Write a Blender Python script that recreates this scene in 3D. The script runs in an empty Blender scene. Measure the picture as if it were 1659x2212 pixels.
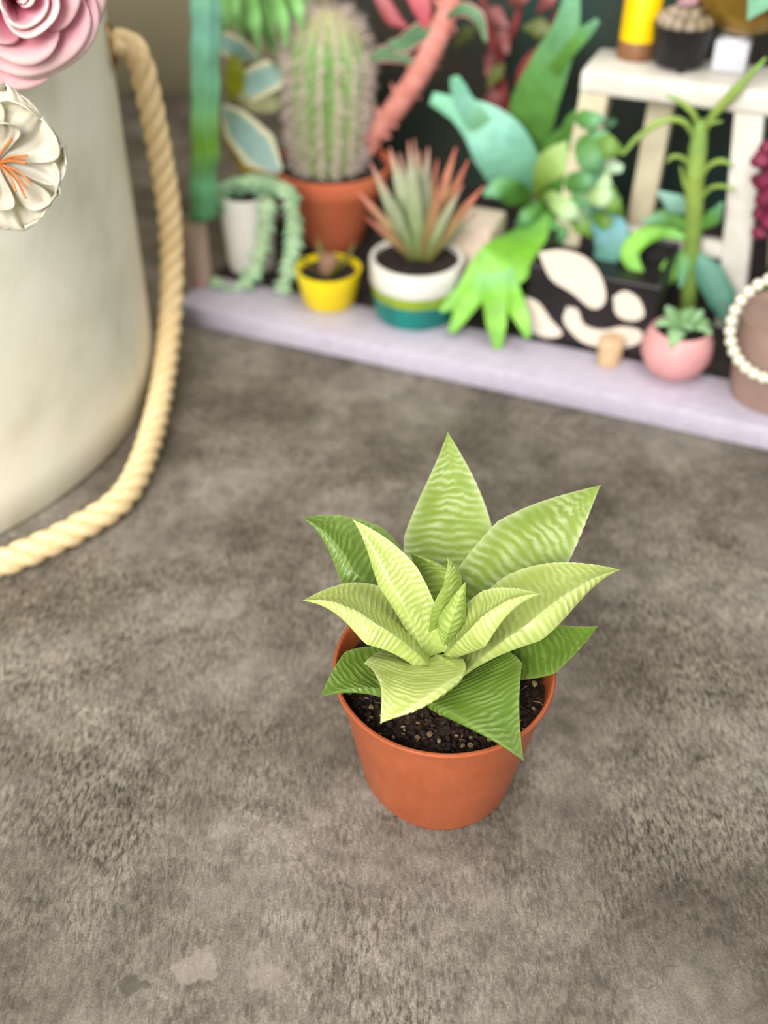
import bpy, bmesh, math, random
from mathutils import Vector as V3, noise as mnoise

# ------------------------------------------------------------------ camera, light, exposure
scene = bpy.context.scene
COL = scene.collection
FPX, PITCH, CAMH = 2200.0, math.radians(40), 0.28      # focal length in pixels of 1659x2212
cam_d = bpy.data.cameras.new('camera'); cam = bpy.data.objects.new('camera', cam_d); COL.objects.link(cam)
cam.location = (0, 0, CAMH); cam.rotation_euler = (math.radians(90) - PITCH, 0, 0)
cam_d.sensor_fit = 'VERTICAL'; cam_d.sensor_height = 36.0; cam_d.lens = 36.0 * FPX / 2212.0
cam_d.clip_start = 0.01
cam_d.dof.use_dof = True; cam_d.dof.focus_distance = 0.290; cam_d.dof.aperture_fstop = 6.5
scene.camera = cam

world = bpy.data.worlds.new('world'); scene.world = world; world.use_nodes = True
world.node_tree.nodes['Background'].inputs[0].default_value = (0.93, 0.96, 1.0, 1)
world.node_tree.nodes['Background'].inputs[1].default_value = 0.58

def area(name, loc, target, size, power, color):
    l = bpy.data.lights.new(name, 'AREA'); l.shape = 'RECTANGLE'; l.size, l.size_y = size; l.energy = power; l.color = color
    o = bpy.data.objects.new(name, l); COL.objects.link(o); o.location = loc
    o.rotation_euler = (V3(target) - V3(loc)).to_track_quat('-Z', 'Y').to_euler()
area('window_light', (-0.42, -0.80, 0.80), (-0.05, 0.30, 0.05), (0.8, 0.7), 30.0, (1.0, 0.98, 0.94))
area('ceiling_light', (0.35, 0.25, 1.5), (0.05, 0.3, 0.0), (0.8, 0.8), 7.0, (1.0, 0.97, 0.92))
scene.view_settings.view_transform = 'Standard'; scene.view_settings.look = 'None'
scene.view_settings.exposure = 0.2; scene.view_settings.gamma = 1.0; scene.view_settings.use_curve_mapping = False

# ------------------------------------------------------------------ measuring helpers (photo pixel -> point of the place)
CAM = V3((0, 0, CAMH))
FWD = V3((0, math.cos(PITCH), -math.sin(PITCH))); UPV = V3((0, math.sin(PITCH), math.cos(PITCH)))
def ray(u, v): return FWD + V3((1, 0, 0)) * ((u - 829.5) / FPX) - UPV * ((v - 1106) / FPX)
def pz(u, v, z):                       # the point of height z seen at a pixel
    d = ray(u, v); return CAM + d * ((z - CAMH) / d.z)
def pdp(u, v, dep): return CAM + ray(u, v) * dep
A0 = pz(400, 700, 0); B0 = pz(1659, 975, 0)
E1 = (B0 - A0).normalized(); E2 = V3((-E1.y, E1.x, 0)); UZ = V3((0, 0, 1))
ZB = 0.012                             # top of the tray
def pd(u, v, d):                       # the point in the upright plane d metres behind the tray's front edge
    r = ray(u, v); return CAM + r * ((d - (CAM - A0).dot(E2)) / r.dot(E2))
def dof_base(u, v, z=ZB): return (pz(u, v, z) - A0).dot(E2)
def pxm(P): return FPX / (P - CAM).dot(FWD)       # pixels per metre at a point

# ------------------------------------------------------------------ materials
def lin(c):
    return tuple((x / 255 / 12.92) if x / 255 <= 0.04045 else ((x / 255 + 0.055) / 1.055) ** 2.4 for x in c) + (1,)
class NT:
    def __init__(s, name):
        s.m = bpy.data.materials.new(name); s.m.use_nodes = True; s.t = s.m.node_tree; s.b = s.t.nodes['Principled BSDF']
    def n(s, typ, **kw):
        x = s.t.nodes.new(typ)
        for k, v in kw.items():
            if k in x.inputs.keys(): x.inputs[k].default_value = v
            else: setattr(x, k, v)
        return x
    def l(s, a, b): s.t.links.new(a, b)
    def coord(s, scale=(1, 1, 1), rot=(0, 0, 0)):
        tc = s.n('ShaderNodeTexCoord'); mp = s.n('ShaderNodeMapping'); mp.inputs['Scale'].default_value = scale
        mp.inputs['Rotation'].default_value = rot; s.l(tc.outputs['Object'], mp.inputs['Vector']); return mp.outputs[0]
    def noise(s, vec, scale, detail=4, rough=0.6, dist=0.0):
        x = s.n('ShaderNodeTexNoise'); x.inputs['Scale'].default_value = scale; x.inputs['Detail'].default_value = detail
        x.inputs['Roughness'].default_value = rough; x.inputs['Distortion'].default_value = dist; s.l(vec, x.inputs['Vector']); return x.outputs['Fac']
    def ramp(s, fac, stops, interp='LINEAR'):
        r = s.n('ShaderNodeValToRGB'); cr = r.color_ramp; cr.interpolation = interp
        while len(cr.elements) < len(stops): cr.elements.new(0.5)
        for e, (p, c) in zip(cr.elements, stops):
            e.position = p; e.color = c if len(c) == 4 else lin(c)
        s.l(fac, r.inputs[0]); return r.outputs[0]
    def mix(s, fac, a, b, mode='MIX'):
        x = s.n('ShaderNodeMix', data_type='RGBA', blend_type=mode)
        for sock, val in ((0, fac), (6, a), (7, b)):
            if hasattr(val, 'links') or hasattr(val, 'is_linked'): s.l(val, x.inputs[sock])
            else: x.inputs[sock].default_value = val if sock == 0 else (val if len(val) == 4 else lin(val))
        return x.outputs[2]
    def math(s, op, a, b=0.0, c=0.0):
        x = s.n('ShaderNodeMath', operation=op)
        for i, val in enumerate((a, b, c)):
            if hasattr(val, 'is_linked'): s.l(val, x.inputs[i])
            else: x.inputs[i].default_value = val
        return x.outputs[0]
    def attr(s, name):
        a = s.n('ShaderNodeAttribute'); a.attribute_name = name; return a.outputs['Fac']
    def bump(s, h, strength=0.3, dist=0.001):
        b = s.n('ShaderNodeBump'); b.inputs['Strength'].default_value = strength; b.inputs['Distance'].default_value = dist
        s.l(h, b.inputs['Height']); s.l(b.outputs[0], s.b.inputs['Normal'])
    def col(s, c, rough=0.5, spec=0.5, sss=0.0):
        if hasattr(c, 'is_linked'): s.l(c, s.b.inputs['Base Color'])
        else: s.b.inputs['Base Color'].default_value = c if len(c) == 4 else lin(c)
        s.b.inputs['Roughness'].default_value = rough; s.b.inputs['Specular IOR Level'].default_value = spec
        if sss:
            s.b.inputs['Subsurface Weight'].default_value = sss; s.b.inputs['Subsurface Radius'].default_value = (0.004, 0.004, 0.0015)
            s.b.inputs['Subsurface Scale'].default_value = 1.0
        return s.m
def simple(name, c1, c2=None, scale=60, rough=0.5, bump=0.0, spec=0.4, metal=0.0, sss=0.0):
    t = NT(name); c2 = c2 or tuple(int(x * 0.85) for x in c1)
    v = t.coord(); f = t.noise(v, scale, 3)
    c = t.ramp(f, [(0.35, c1), (0.65, c2)])
    if bump: t.bump(f, bump, 0.0008)
    t.b.inputs['Metallic'].default_value = metal
    return t.col(c, rough, spec, sss)
def gradient(name, stops, edge=None, rough=0.5, scale=90, sss=0.0):       # colour along a leaf, optional pale edge
    t = NT(name); v = t.coord(); c = t.ramp(t.attr('along'), stops)
    f = t.noise(v, scale, 3); c = t.mix(0.35, c, t.ramp(f, [(0.3, (90, 90, 90)), (0.7, (255, 255, 255))]), 'MULTIPLY')
    if edge:
        e = t.ramp(t.attr('across'), [(edge[1], (0, 0, 0)), (min(1, edge[1] + 0.15), (255, 255, 255))]); c = t.mix(e, c, edge[0])
    return t.col(c, rough, 0.4, sss)

# ------------------------------------------------------------------ mesh builder
def catmull(pts, n):
    P = [V3(p) for p in pts]
    if len(P) == 2: return [P[0].lerp(P[1], i / (n - 1)) for i in range(n)]
    out = []
    for i in range(n):
        t = i / (n - 1) * (len(P) - 1); k = min(int(t), len(P) - 2); f = t - k
        p1, p2 = P[k], P[k + 1]; p0 = P[k - 1] if k else p1 * 2 - p2; p3 = P[k + 2] if k + 2 < len(P) else p2 * 2 - p1
        out.append(0.5 * ((2 * p1) + (p2 - p0) * f + (2 * p0 - 5 * p1 + 4 * p2 - p3) * f * f + (3 * p1 - p0 - 3 * p2 + p3) * f ** 3))
    return out
def interp(vals, t):
    if not isinstance(vals, (list, tuple)): return vals
    x = t * (len(vals) - 1); k = min(int(x), len(vals) - 2); return vals[k] * (1 - (x - k)) + vals[k + 1] * (x - k)
class MB:
    def __init__(s): s.V = []; s.F = []; s.A = []; s.X = []
    def v(s, p, a=0.0, x=0.0): s.V.append(V3(p)); s.A.append(a); s.X.append(x); return len(s.V) - 1
    def grid(s, rows, closed=True):
        for r0, r1 in zip(rows, rows[1:]):
            n = len(r0)
            for j in range(n if closed else n - 1):
                k = (j + 1) % n; s.F.append((r0[j], r0[k], r1[k], r1[j]))
    def tube(s, pts, w, th=None, nrm=None, n=10, res=16, groove=0.0, twist=0.0):
        """swept elliptical section: a stem when th is None, else a leaf w wide and th thick facing nrm"""
        c = catmull(pts, res); rows = []; side0 = None
        for i, p in enumerate(c):
            t = i / (res - 1); tan = (c[min(i + 1, res - 1)] - c[max(i - 1, 0)])
            tan = tan.normalized() if tan.length > 1e-9 else UZ
            if nrm is not None: sd = tan.cross(V3(nrm))
            elif side0 is None: sd = tan.cross(V3((0.31, -0.87, 0.37)))
            else: sd = side0 - tan * side0.dot(tan)
            if sd.length < 1e-6: sd = tan.orthogonal()
            sd.normalize(); side0 = sd; up = sd.cross(tan).normalized()
            a, b = interp(w, t) / 2, interp(th if th is not None else w, t) / 2; row = []
            for j in range(n):
                q = 2 * math.pi * j / n + twist * t; x, y = math.cos(q), math.sin(q)
                off = sd * (a * x) + up * (b * y - groove * a * (1 - x * x))
                row.append(s.v(p + off, t, abs(x)))
            rows.append(row)
        s.grid(rows)
        s.F.append(tuple(reversed(rows[0]))); s.F.append(tuple(rows[-1])); return s
    def lathe(s, prof, org, axis=UZ, n=40, wob=None, cap=True):
        """prof: (radius, height) pairs along axis from org"""
        axis = V3(axis).normalized(); a = axis.orthogonal().normalized(); b = axis.cross(a); rows = []
        if abs(axis.z) > 0.99: a, b = V3((1, 0, 0)), V3((0, 1, 0))
        for k, (r, h) in enumerate(prof):
            row = []
            for j in range(n):
                q = 2 * math.pi * j / n; rr = r * (wob(q, h) if wob else 1)
                row.append(s.v(V3(org) + axis * h + (a * math.cos(q) + b * math.sin(q)) * rr, k / max(1, len(prof) - 1), j / n))
            rows.append(row)
        s.grid(rows)
        if cap: s.F.append(tuple(reversed(rows[0]))); s.F.append(tuple(rows[-1]))
        return s
    def box(s, o, ax, ay, az, bev=0.0):
        """box from corner o with edge vectors; edges chamfered by bev"""
        bm = bmesh.new(); vs = []
        for k in range(8):
            vs.append(bm.verts.new(V3(o) + V3(ax) * (k & 1) + V3(ay) * (k >> 1 & 1) + V3(az) * (k >> 2 & 1)))
        for f in ((0, 2, 3, 1), (4, 5, 7, 6), (0, 1, 5, 4), (2, 6, 7, 3), (0, 4, 6, 2), (1, 3, 7, 5)): bm.faces.new([vs[i] for i in f])
        if bev: bmesh.ops.bevel(bm, geom=bm.edges[:], offset=bev, segments=2, affect='EDGES', profile=0.5)
        return s.bm(bm)
    def bm(s, bm):
        bm.verts.ensure_lookup_table(); bm.verts.index_update(); o = len(s.V)
        for v in bm.verts: s.v(v.co)
        for f in bm.faces: s.F.append(tuple(o + v.index for v in f.verts))
        bm.free(); return s
    def ball(s, c, r, sub=2, sc=(1, 1, 1), rough=0.0, seed=0):
        bm = bmesh.new(); bmesh.ops.create_icosphere(bm, subdivisions=sub, radius=1)
        for v in bm.verts:
            k = 1 + rough * mnoise.noise(v.co * 1.7 + V3((seed, seed * 2.1, 0))); v.co = V3(c) + V3((v.co.x * sc[0], v.co.y * sc[1], v.co.z * sc[2])) * r * k
        return s.bm(bm)
    def build(s, name, mat, parent=None, smooth=True, solid=0.0, sub=0):
        me = bpy.data.meshes.new(name); org = parent_world(parent)
        me.from_pydata([v - org for v in s.V], [], s.F); me.update()
        for nm, arr in (('along', s.A), ('across', s.X)):
            at = me.attributes.new(nm, 'FLOAT', 'POINT'); at.data.foreach_set('value', arr)
        if smooth: me.polygons.foreach_set('use_smooth', [True] * len(me.polygons)); me.set_sharp_from_angle(angle=math.radians(45))
        me.materials.append(mat); o = bpy.data.objects.new(name, me); COL.objects.link(o); o.parent = parent
        if solid: md = o.modifiers.new('thickness', 'SOLIDIFY'); md.thickness = solid; md.offset = 0
        if sub: md = o.modifiers.new('smooth', 'SUBSURF'); md.levels = md.render_levels = sub
        return o
def parent_world(p):
    r = V3((0, 0, 0))
    while p is not None: r = r + p.location; p = p.parent
    return r
def tag(o, label, cat, group=None, kind=None):
    if label: o['label'] = label
    if cat: o['category'] = cat
    if group: o['group'] = group
    if kind: o['kind'] = kind
    return o
def thing(name, label, cat, loc, group=None):
    o = bpy.data.objects.new(name, None); o.empty_display_size = 0.01; COL.objects.link(o); o.location = loc
    return tag(o, label, cat, group)
def lab(o, t): o['label'] = t; return o
rnd = random.Random(7)

# ------------------------------------------------------------------ tabletop and wall
def table_material():
    t = NT('concrete_laminate'); v = t.coord()
    big = t.noise(v, 11, 4, 0.6, 0.4); mid = t.noise(t.coord((1, 1, 1), (0, 0, 0.5)), 75, 6, 0.65, 0.5)
    streak = t.noise(t.coord((1.0, 0.36, 1), (0, 0, 0.05)), 760, 4, 0.6, 0.2)
    diag = t.noise(t.coord((1.0, 0.36, 1), (0, 0, 0.9)), 820, 4, 0.6, 0.2)
    fine = t.noise(v, 1500, 3, 0.75)
    cells = []
    for cs, crot in (((1.0, 0.55, 1), 0.05), ((1.0, 0.5, 1), 0.95)):
        vo_ = t.n('ShaderNodeTexVoronoi', feature='F1'); vo_.inputs['Scale'].default_value = 640
        av = t.n('ShaderNodeVectorMath', operation='ADD'); nv = t.n('ShaderNodeTexNoise'); nv.inputs['Scale'].default_value = 260; nv.inputs['Detail'].default_value = 3
        sv = t.n('ShaderNodeVectorMath', operation='SCALE'); sv.inputs[3].default_value = 0.006; cv = t.coord(cs, (0, 0, crot))
        t.l(cv, nv.inputs['Vector']); t.l(nv.outputs['Color'], sv.inputs[0]); t.l(cv, av.inputs[0]); t.l(sv.outputs[0], av.inputs[1]); t.l(av.outputs[0], vo_.inputs['Vector'])
        cells.append(vo_.outputs['Distance'])
    sel = t.ramp(t.noise(v, 18, 2), [(0.42, (0, 0, 0)), (0.6, (255, 255, 255))])
    st = t.mix(sel, streak, diag)
    c = t.ramp(big, [(0.32, (122, 113, 103)), (0.5, (158, 151, 141)), (0.66, (184, 178, 168))])
    c = t.mix(0.42, c, t.ramp(mid, [(0.34, (118, 110, 102)), (0.52, (205, 198, 190)), (0.7, (250, 246, 240))]), 'MULTIPLY')
    fib = t.ramp(t.noise(v, 13, 3, 0.6), [(0.36, (110, 110, 110)), (0.62, (250, 250, 250))])
    spots = t.noise(v, 150, 4, 0.6, 0.3)
    c = t.mix(0.35, c, t.ramp(spots, [(0.36, (150, 142, 136)), (0.5, (230, 226, 220)), (0.64, (255, 255, 255))]), 'MULTIPLY')
    c = t.mix(fib, c, t.ramp(st, [(0.38, (110, 103, 97)), (0.5, (216, 211, 203)), (0.60, (255, 255, 250))]), 'MULTIPLY')
    cell = t.mix(sel, cells[0], cells[1])
    c = t.mix(t.ramp(t.noise(v, 30, 3), [(0.38, (40, 40, 40)), (0.66, (215, 215, 215))]), c, t.ramp(cell, [(0.15, (255, 252, 246)), (0.45, (206, 200, 192)), (0.75, (130, 122, 115))]), 'MULTIPLY')
    c = t.mix(0.5, c, t.ramp(fine, [(0.35, (140, 134, 130)), (0.62, (255, 255, 255))]), 'MULTIPLY')
    # hairline cracks
    vo = t.n('ShaderNodeTexVoronoi', feature='DISTANCE_TO_EDGE'); vo.inputs['Scale'].default_value = 26
    w = t.n('ShaderNodeVectorMath', operation='ADD'); nz = t.n('ShaderNodeTexNoise'); nz.inputs['Scale'].default_value = 60; nz.inputs['Detail'].default_value = 4
    sc = t.n('ShaderNodeVectorMath', operation='SCALE'); sc.inputs[3].default_value = 0.035
    t.l(v, nz.inputs['Vector']); t.l(nz.outputs['Color'], sc.inputs[0]); t.l(v, w.inputs[0]); t.l(sc.outputs[0], w.inputs[1]); t.l(w.outputs[0], vo.inputs['Vector'])
    crk = t.ramp(vo.outputs['Distance'], [(0.0, (255, 255, 255)), (0.012, (0, 0, 0))])
    crk = t.math('MULTIPLY', t.math('MULTIPLY', crk, 0.5), t.ramp(t.noise(v, 17, 2), [(0.48, (0, 0, 0)), (0.6, (255, 255, 255))]))
    c = t.mix(crk, c, (72, 66, 60))
    # chips and smooth pale scabs in the pattern of the laminate
    tc = t.n('ShaderNodeTexCoord')
    for (u, vv, rx, ry, colr, amt) in ((340, 2060, .011, .008, (132, 122, 112), 120), (425, 2082, .0068, .0052, (146, 136, 126), 190), (575, 2110, .0062, .0050, (142, 132, 122), 170), (285, 2130, .0042, .0034, (72, 67, 59), 225)):
        P = pz(u, vv, 0)
        mp = t.n('ShaderNodeMapping'); mp.inputs['Location'].default_value = (-P.x / rx, -P.y / ry, 0); mp.inputs['Scale'].default_value = (1 / rx, 1 / ry, 0)
        add = t.n('ShaderNodeVectorMath', operation='ADD'); n2 = t.n('ShaderNodeTexNoise'); n2.inputs['Scale'].default_value = 190; n2.inputs['Detail'].default_value = 3
        s2 = t.n('ShaderNodeVectorMath', operation='MULTIPLY_ADD'); s2.inputs[1].default_value = (2.2, 2.2, 0); s2.inputs[2].default_value = (-1.1, -1.1, 0)
        t.l(tc.outputs['Object'], mp.inputs['Vector']); t.l(tc.outputs['Object'], n2.inputs['Vector']); t.l(n2.outputs['Color'], s2.inputs[0])
        t.l(mp.outputs[0], add.inputs[0]); t.l(s2.outputs[0], add.inputs[1])
        ln = t.n('ShaderNodeVectorMath', operation='LENGTH'); t.l(add.outputs[0], ln.inputs[0])
        c = t.mix(t.ramp(ln.outputs['Value'], [(0.78, (amt, amt, amt)), (0.98, (0, 0, 0))]), c, colr)
    t.bump(t.math('ADD', t.math('MULTIPLY', st, 0.6), t.math('MULTIPLY', cell, -0.5)), 0.35, 0.0008)
    return t.col(c, 0.62, 0.35)
tb = MB().box((-0.85, -0.45, -0.03), (1.7, 0, 0), (0, 1.33, 0), (0, 0, 0.03), 0.002)
table = thing('table', 'grey brown concrete-look table that everything stands on', 'table', (0, 0, 0))
tb.build('tabletop', table_material(), table)
LEGM = simple('dark_metal', (60, 56, 52), (48, 45, 42), 30, 0.5)
for lx in (-0.8, 0.74):
    for ly in (-0.4, 0.78): MB().box((lx, ly, -0.74), (0.06, 0, 0), (0, 0.06, 0), (0, 0, 0.711), 0.003).build('leg', LEGM, table)
fl = MB().box((-1.3, -1.4, -0.78), (2.6, 0, 0), (0, 2.285, 0), (0, 0, 0.04))
tag(fl.build('floor', simple('floor_grey', (120, 112, 100), (108, 100, 90), 5, 0.6), None), 'plain grey floor under the table', None, kind='structure')
wl = MB().box((-1.3, 0.885, -0.78), (2.6, 0, 0), (0, 0.04, 0), (0, 0, 2.4))
tag(wl.build('wall_back', simple('wall_paint', (158, 146, 116), (144, 133, 104), 6, 0.8), None), 'plain olive brown wall behind the table', None, kind='structure')

# ------------------------------------------------------------------ potted succulent
PC = V3((0.0178, 0.2025, 0)); RIM_Z = 0.051; RIM_R = 0.0331
plant = thing('potted_succulent', 'small terracotta plastic pot holding a light green ridged succulent rosette', 'potted plant', PC)
def pot_material():
    t = NT('terracotta_plastic'); v = t.coord(); f = t.noise(v, 45, 3); g = t.noise(t.coord((1, 1, 0.3)), 300, 3)
    c = t.ramp(f, [(0.3, (156, 78, 42)), (0.7, (170, 90, 54))]); c = t.mix(0.12, c, t.ramp(g, [(0.4, (120, 70, 50)), (0.7, (255, 235, 225))]), 'MULTIPLY')
    sp = t.ramp(t.noise(v, 420, 2), [(0.74, (0, 0, 0)), (0.78, (180, 180, 180))]); c = t.mix(t.math('MULTIPLY', sp, 0.5), c, (240, 190, 165))
    return t.col(c, 0.42, 0.4, 0.05)
def base_wob(q, h): return 1.0 - (0.02 * max(0, math.cos(3 * q + 0.6)) if h < 0.004 else 0)
prof = [(0.0, 0.0022), (0.0205, 0.0022), (0.0212, 0.0002), (0.0226, 0.0), (0.0236, 0.0008), (0.0245, 0.003), (0.0301, 0.0390), (0.0314, 0.0472), (0.0319, 0.0488), (0.0327, 0.0493),
        (0.0331, 0.0499), (0.0331, 0.0506), (0.0328, 0.0510), (0.0321, 0.0510), (0.0315, 0.0503), (0.0305, 0.044), (0.0297, 0.040), (0.028, 0.039), (0.0, 0.039)]
MB().lathe(prof, PC, n=96, wob=base_wob, cap=False).build('pot', pot_material(), plant)
def soil_material():
    t = NT('potting_soil'); v = t.coord(); f = t.noise(v, 700, 4, 0.7)
    c = t.ramp(f, [(0.3, (18, 11, 8)), (0.55, (46, 30, 21)), (0.74, (110, 84, 58))]); t.bump(f, 0.6, 0.001); return t.col(c, 0.85, 0.25)
SOILM = soil_material()
m = MB(); rows = []
for i in range(27):
    r = 0.0303 * i / 26; row = []
    for j in range(72):
        q = 2 * math.pi * j / 72; p = PC + V3((r * math.cos(q), r * math.sin(q), 0.0430))
        p.z += 0.0012 * mnoise.noise(p * 260) + 0.0013 * mnoise.noise(p * 620) + 0.002 * (1 - i / 26); row.append(m.v(p))
    rows.append(row)
m.grid(rows); soil = m.build('soil', SOILM, plant)
m = MB(); m2 = MB(); m3 = MB()
for k in range(900):
    r = 0.0294 * math.sqrt(rnd.random()); q = rnd.random() * 6.283
    p = PC + V3((r * math.cos(q), r * math.sin(q), 0.0438 + 0.0014 * rnd.random() + 0.002 * (1 - r / 0.0310)))
    (m2 if rnd.random() < 0.16 else m).ball(p, rnd.uniform(0.0004, 0.0011), 1, (1, rnd.uniform(.6, 1.3), rnd.uniform(.5, .9)), 0.5, k)
for k in range(70):
    r = 0.028 * math.sqrt(rnd.random()); q = rnd.random() * 6.283; p = PC + V3((r * math.cos(q), r * math.sin(q), 0.0451))
    d = V3((rnd.uniform(-1, 1), rnd.uniform(-1, 1), rnd.uniform(-.1, .3))) * 0.0028; e = V3((rnd.uniform(-1, 1), rnd.uniform(-1, 1), .4)) * 0.001
    m3.tube([p, p + d * .5 + e, p + d], [0.00025, .0002, 0.00012], n=5, res=7)
for mm, nm, mt in ((m, 'soil_crumbs', simple('bark_brown', (44, 28, 19), (22, 14, 10), 300, 0.85)), (m2, 'pale_grit', simple('grit_tan', (150, 128, 92), (96, 72, 46), 300, 0.8)), (m3, 'root_fibres', simple('root_tan', (178, 148, 108), (120, 86, 56), 300, 0.8))):
    tag(mm.build(nm, mt, soil), None, None, kind='stuff')

def leaf_material(name, lo, hi, ridge, amt=0.5):
    t = NT(name); v = t.coord(); f = t.noise(v, 60, 3)
    c = t.ramp(f, [(0.3, lo), (0.7, hi)])
    c = t.mix(t.math('MULTIPLY', t.attr('ridge'), amt), c, ridge)
    c = t.mix(t.math('MULTIPLY', t.math('POWER', t.attr('across'), 9.0), 0.5), c, ridge)
    t.bump(t.noise(v, 900, 3), 0.12, 0.0006)
    t.b.inputs['Coat Weight'].default_value = 0.08; t.b.inputs['Coat Roughness'].default_value = 0.3
    return t.col(c, 0.4, 0.45, 0.05)
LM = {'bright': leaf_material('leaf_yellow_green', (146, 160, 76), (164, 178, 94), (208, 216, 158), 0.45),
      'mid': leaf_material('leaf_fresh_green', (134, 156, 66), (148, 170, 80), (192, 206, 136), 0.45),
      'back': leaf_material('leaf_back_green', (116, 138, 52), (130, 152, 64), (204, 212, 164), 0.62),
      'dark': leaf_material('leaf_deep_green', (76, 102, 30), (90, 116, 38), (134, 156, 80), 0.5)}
HEART = V3((PC.x, PC.y, 0.10))
ZO = -0.0108                                                  # heights in the table below were taken for a taller pot
def leaf(base, L, R, K, tip, mat, sw=0.45, chan=0.12, bw=0.5, nr=26, amp=0.0003, taper=1.0, cx=0.35, bk=0.8, kcx=None):
    """a three-sided rosette leaf: shallow channelled upper face between margins L and R, keel K underneath, cross ridges"""
    fix = lambda q: pz(q[0], q[1], q[2] + ZO)
    b, l, r, tp = fix(base), fix(L), fix(R), fix(tip); M = (l + r) / 2; W = (r - l).length / 2
    side = (r - l).normalized(); ax = (tp - b).normalized(); n0 = side.cross(ax).normalized()
    if n0.dot(HEART + V3((0, 0, 0.02)) - M) < 0: n0 = -n0
    if isinstance(K, tuple):
        kv = fix(K) - M; kx, ky = kv.dot(side) / W, min(kv.dot(n0) / W, -0.12)
    else: kx, ky = 0.0, -K
    k = 2 * sw * (1 - sw); ctrl = (M - b * (1 - sw) ** 2 - tp * sw ** 2) / k
    NS, NU, NL = 170, 21, 9; mb = MB(); ridge = []; rows = []
    for i in range(NS):
        s = i / (NS - 1); s = 1 - (1 - s) ** 1.08
        p = b * (1 - s) ** 2 + ctrl * (2 * s * (1 - s)) + tp * s * s
        tan = (ctrl - b) * (2 * (1 - s)) + (tp - ctrl) * (2 * s); tan.normalize()
        sd = (side - tan * side.dot(tan)).normalized(); up = sd.cross(tan)
        if up.dot(n0) < 0: up = -up
        if s < sw: x = s / sw; w = bw + (1 - bw) * math.sin(x * math.pi / 2); kk = bk + (1 - bk) * x
        else: x = (s - sw) / (1 - sw); w = max(0.0, 1 - x) ** taper * (1 + cx * x * (1 - x)); kk = max(0.0, 1 - x) ** taper * (1 + kcx * x * (1 - x)) / max(w, .014) if kcx is not None else 1.0
        w = W * max(w, 0.014); kk *= w; row = []
        def wave(xx, lower):
            ph = s * nr + 0.55 * mnoise.noise(V3((xx * 1.6 + 300 * W, s * 7.0, 5.0 * lower))) + 0.6 * xx * xx + 0.30 * mnoise.noise(V3((xx * 6, s * 34, 1.0 + lower)))
            br = 0.55 + 0.9 * mnoise.noise(V3((xx * 2.6 + 7, s * nr * .55, 3.0 + lower + 90 * W)))
            return (0.5 + 0.5 * math.sin(ph * 2 * math.pi)) ** 1.4 * max(0.12, min(1.0, br + .15))
        fade = min(1, (1 - s) * 5) * min(1, s * 8 + 0.2)
        for j in range(NU):                                   # upper face
            xx = -1 + 2 * j / (NU - 1); wv = wave(xx, 0); a = amp * fade
            h = -chan * w * (1 - abs(xx) ** 1.6) + a * wv
            row.append(mb.v(p + sd * (xx * w) + up * h, s, abs(xx))); ridge.append(wv * fade * .8)
        for sgn in (1, -1):                                   # two flanks meeting at the keel, slightly bulged
            for j in range(1, NL + (1 if sgn == 1 else 0)):
                f = j / NL; f = f if sgn == 1 else 1 - (NL - j) / NL
                if sgn == -1 and j == NL: continue
                c0 = (1.0, 0.0) if sgn == 1 else (kx, ky); c1 = (kx, ky) if sgn == 1 else (-1.0, 0.0)
                X = c0[0] + (c1[0] - c0[0]) * f; Y = c0[1] + (c1[1] - c0[1]) * f
                ex, ey = c1[0] - c0[0], c1[1] - c0[1]; el = math.hypot(ex, ey) or 1; ox, oy = ey / el, -ex / el
                if oy > 0 and abs(ox) < .2: ox, oy = -ox, -oy
                if ox * sgn < 0: ox, oy = -ox, -oy
                bl = 0.10 * math.sin(f * math.pi) * el; wv = wave(X, 1 + sgn); a = amp * 1.2 * fade * wv * math.sin(f * math.pi) ** .4 / w
                X += ox * (bl + a); Y += oy * (bl + a)
                row.append(mb.v(p + sd * (X * kk if j else X * w) + up * (Y * kk), s, 1 - math.sin(f * math.pi) * .8 if (f < .5) == (sgn == 1) else 0)); ridge.append(wv * fade)
        rows.append(row)
    mb.grid(rows); mb.F.append(tuple(reversed(rows[0]))); mb.F.append(tuple(rows[-1]))
    o = mb.build('leaf', LM[mat], plant)
    at = o.data.attributes.new('ridge', 'FLOAT', 'POINT'); at.data.foreach_set('value', ridge)
    return o
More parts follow.
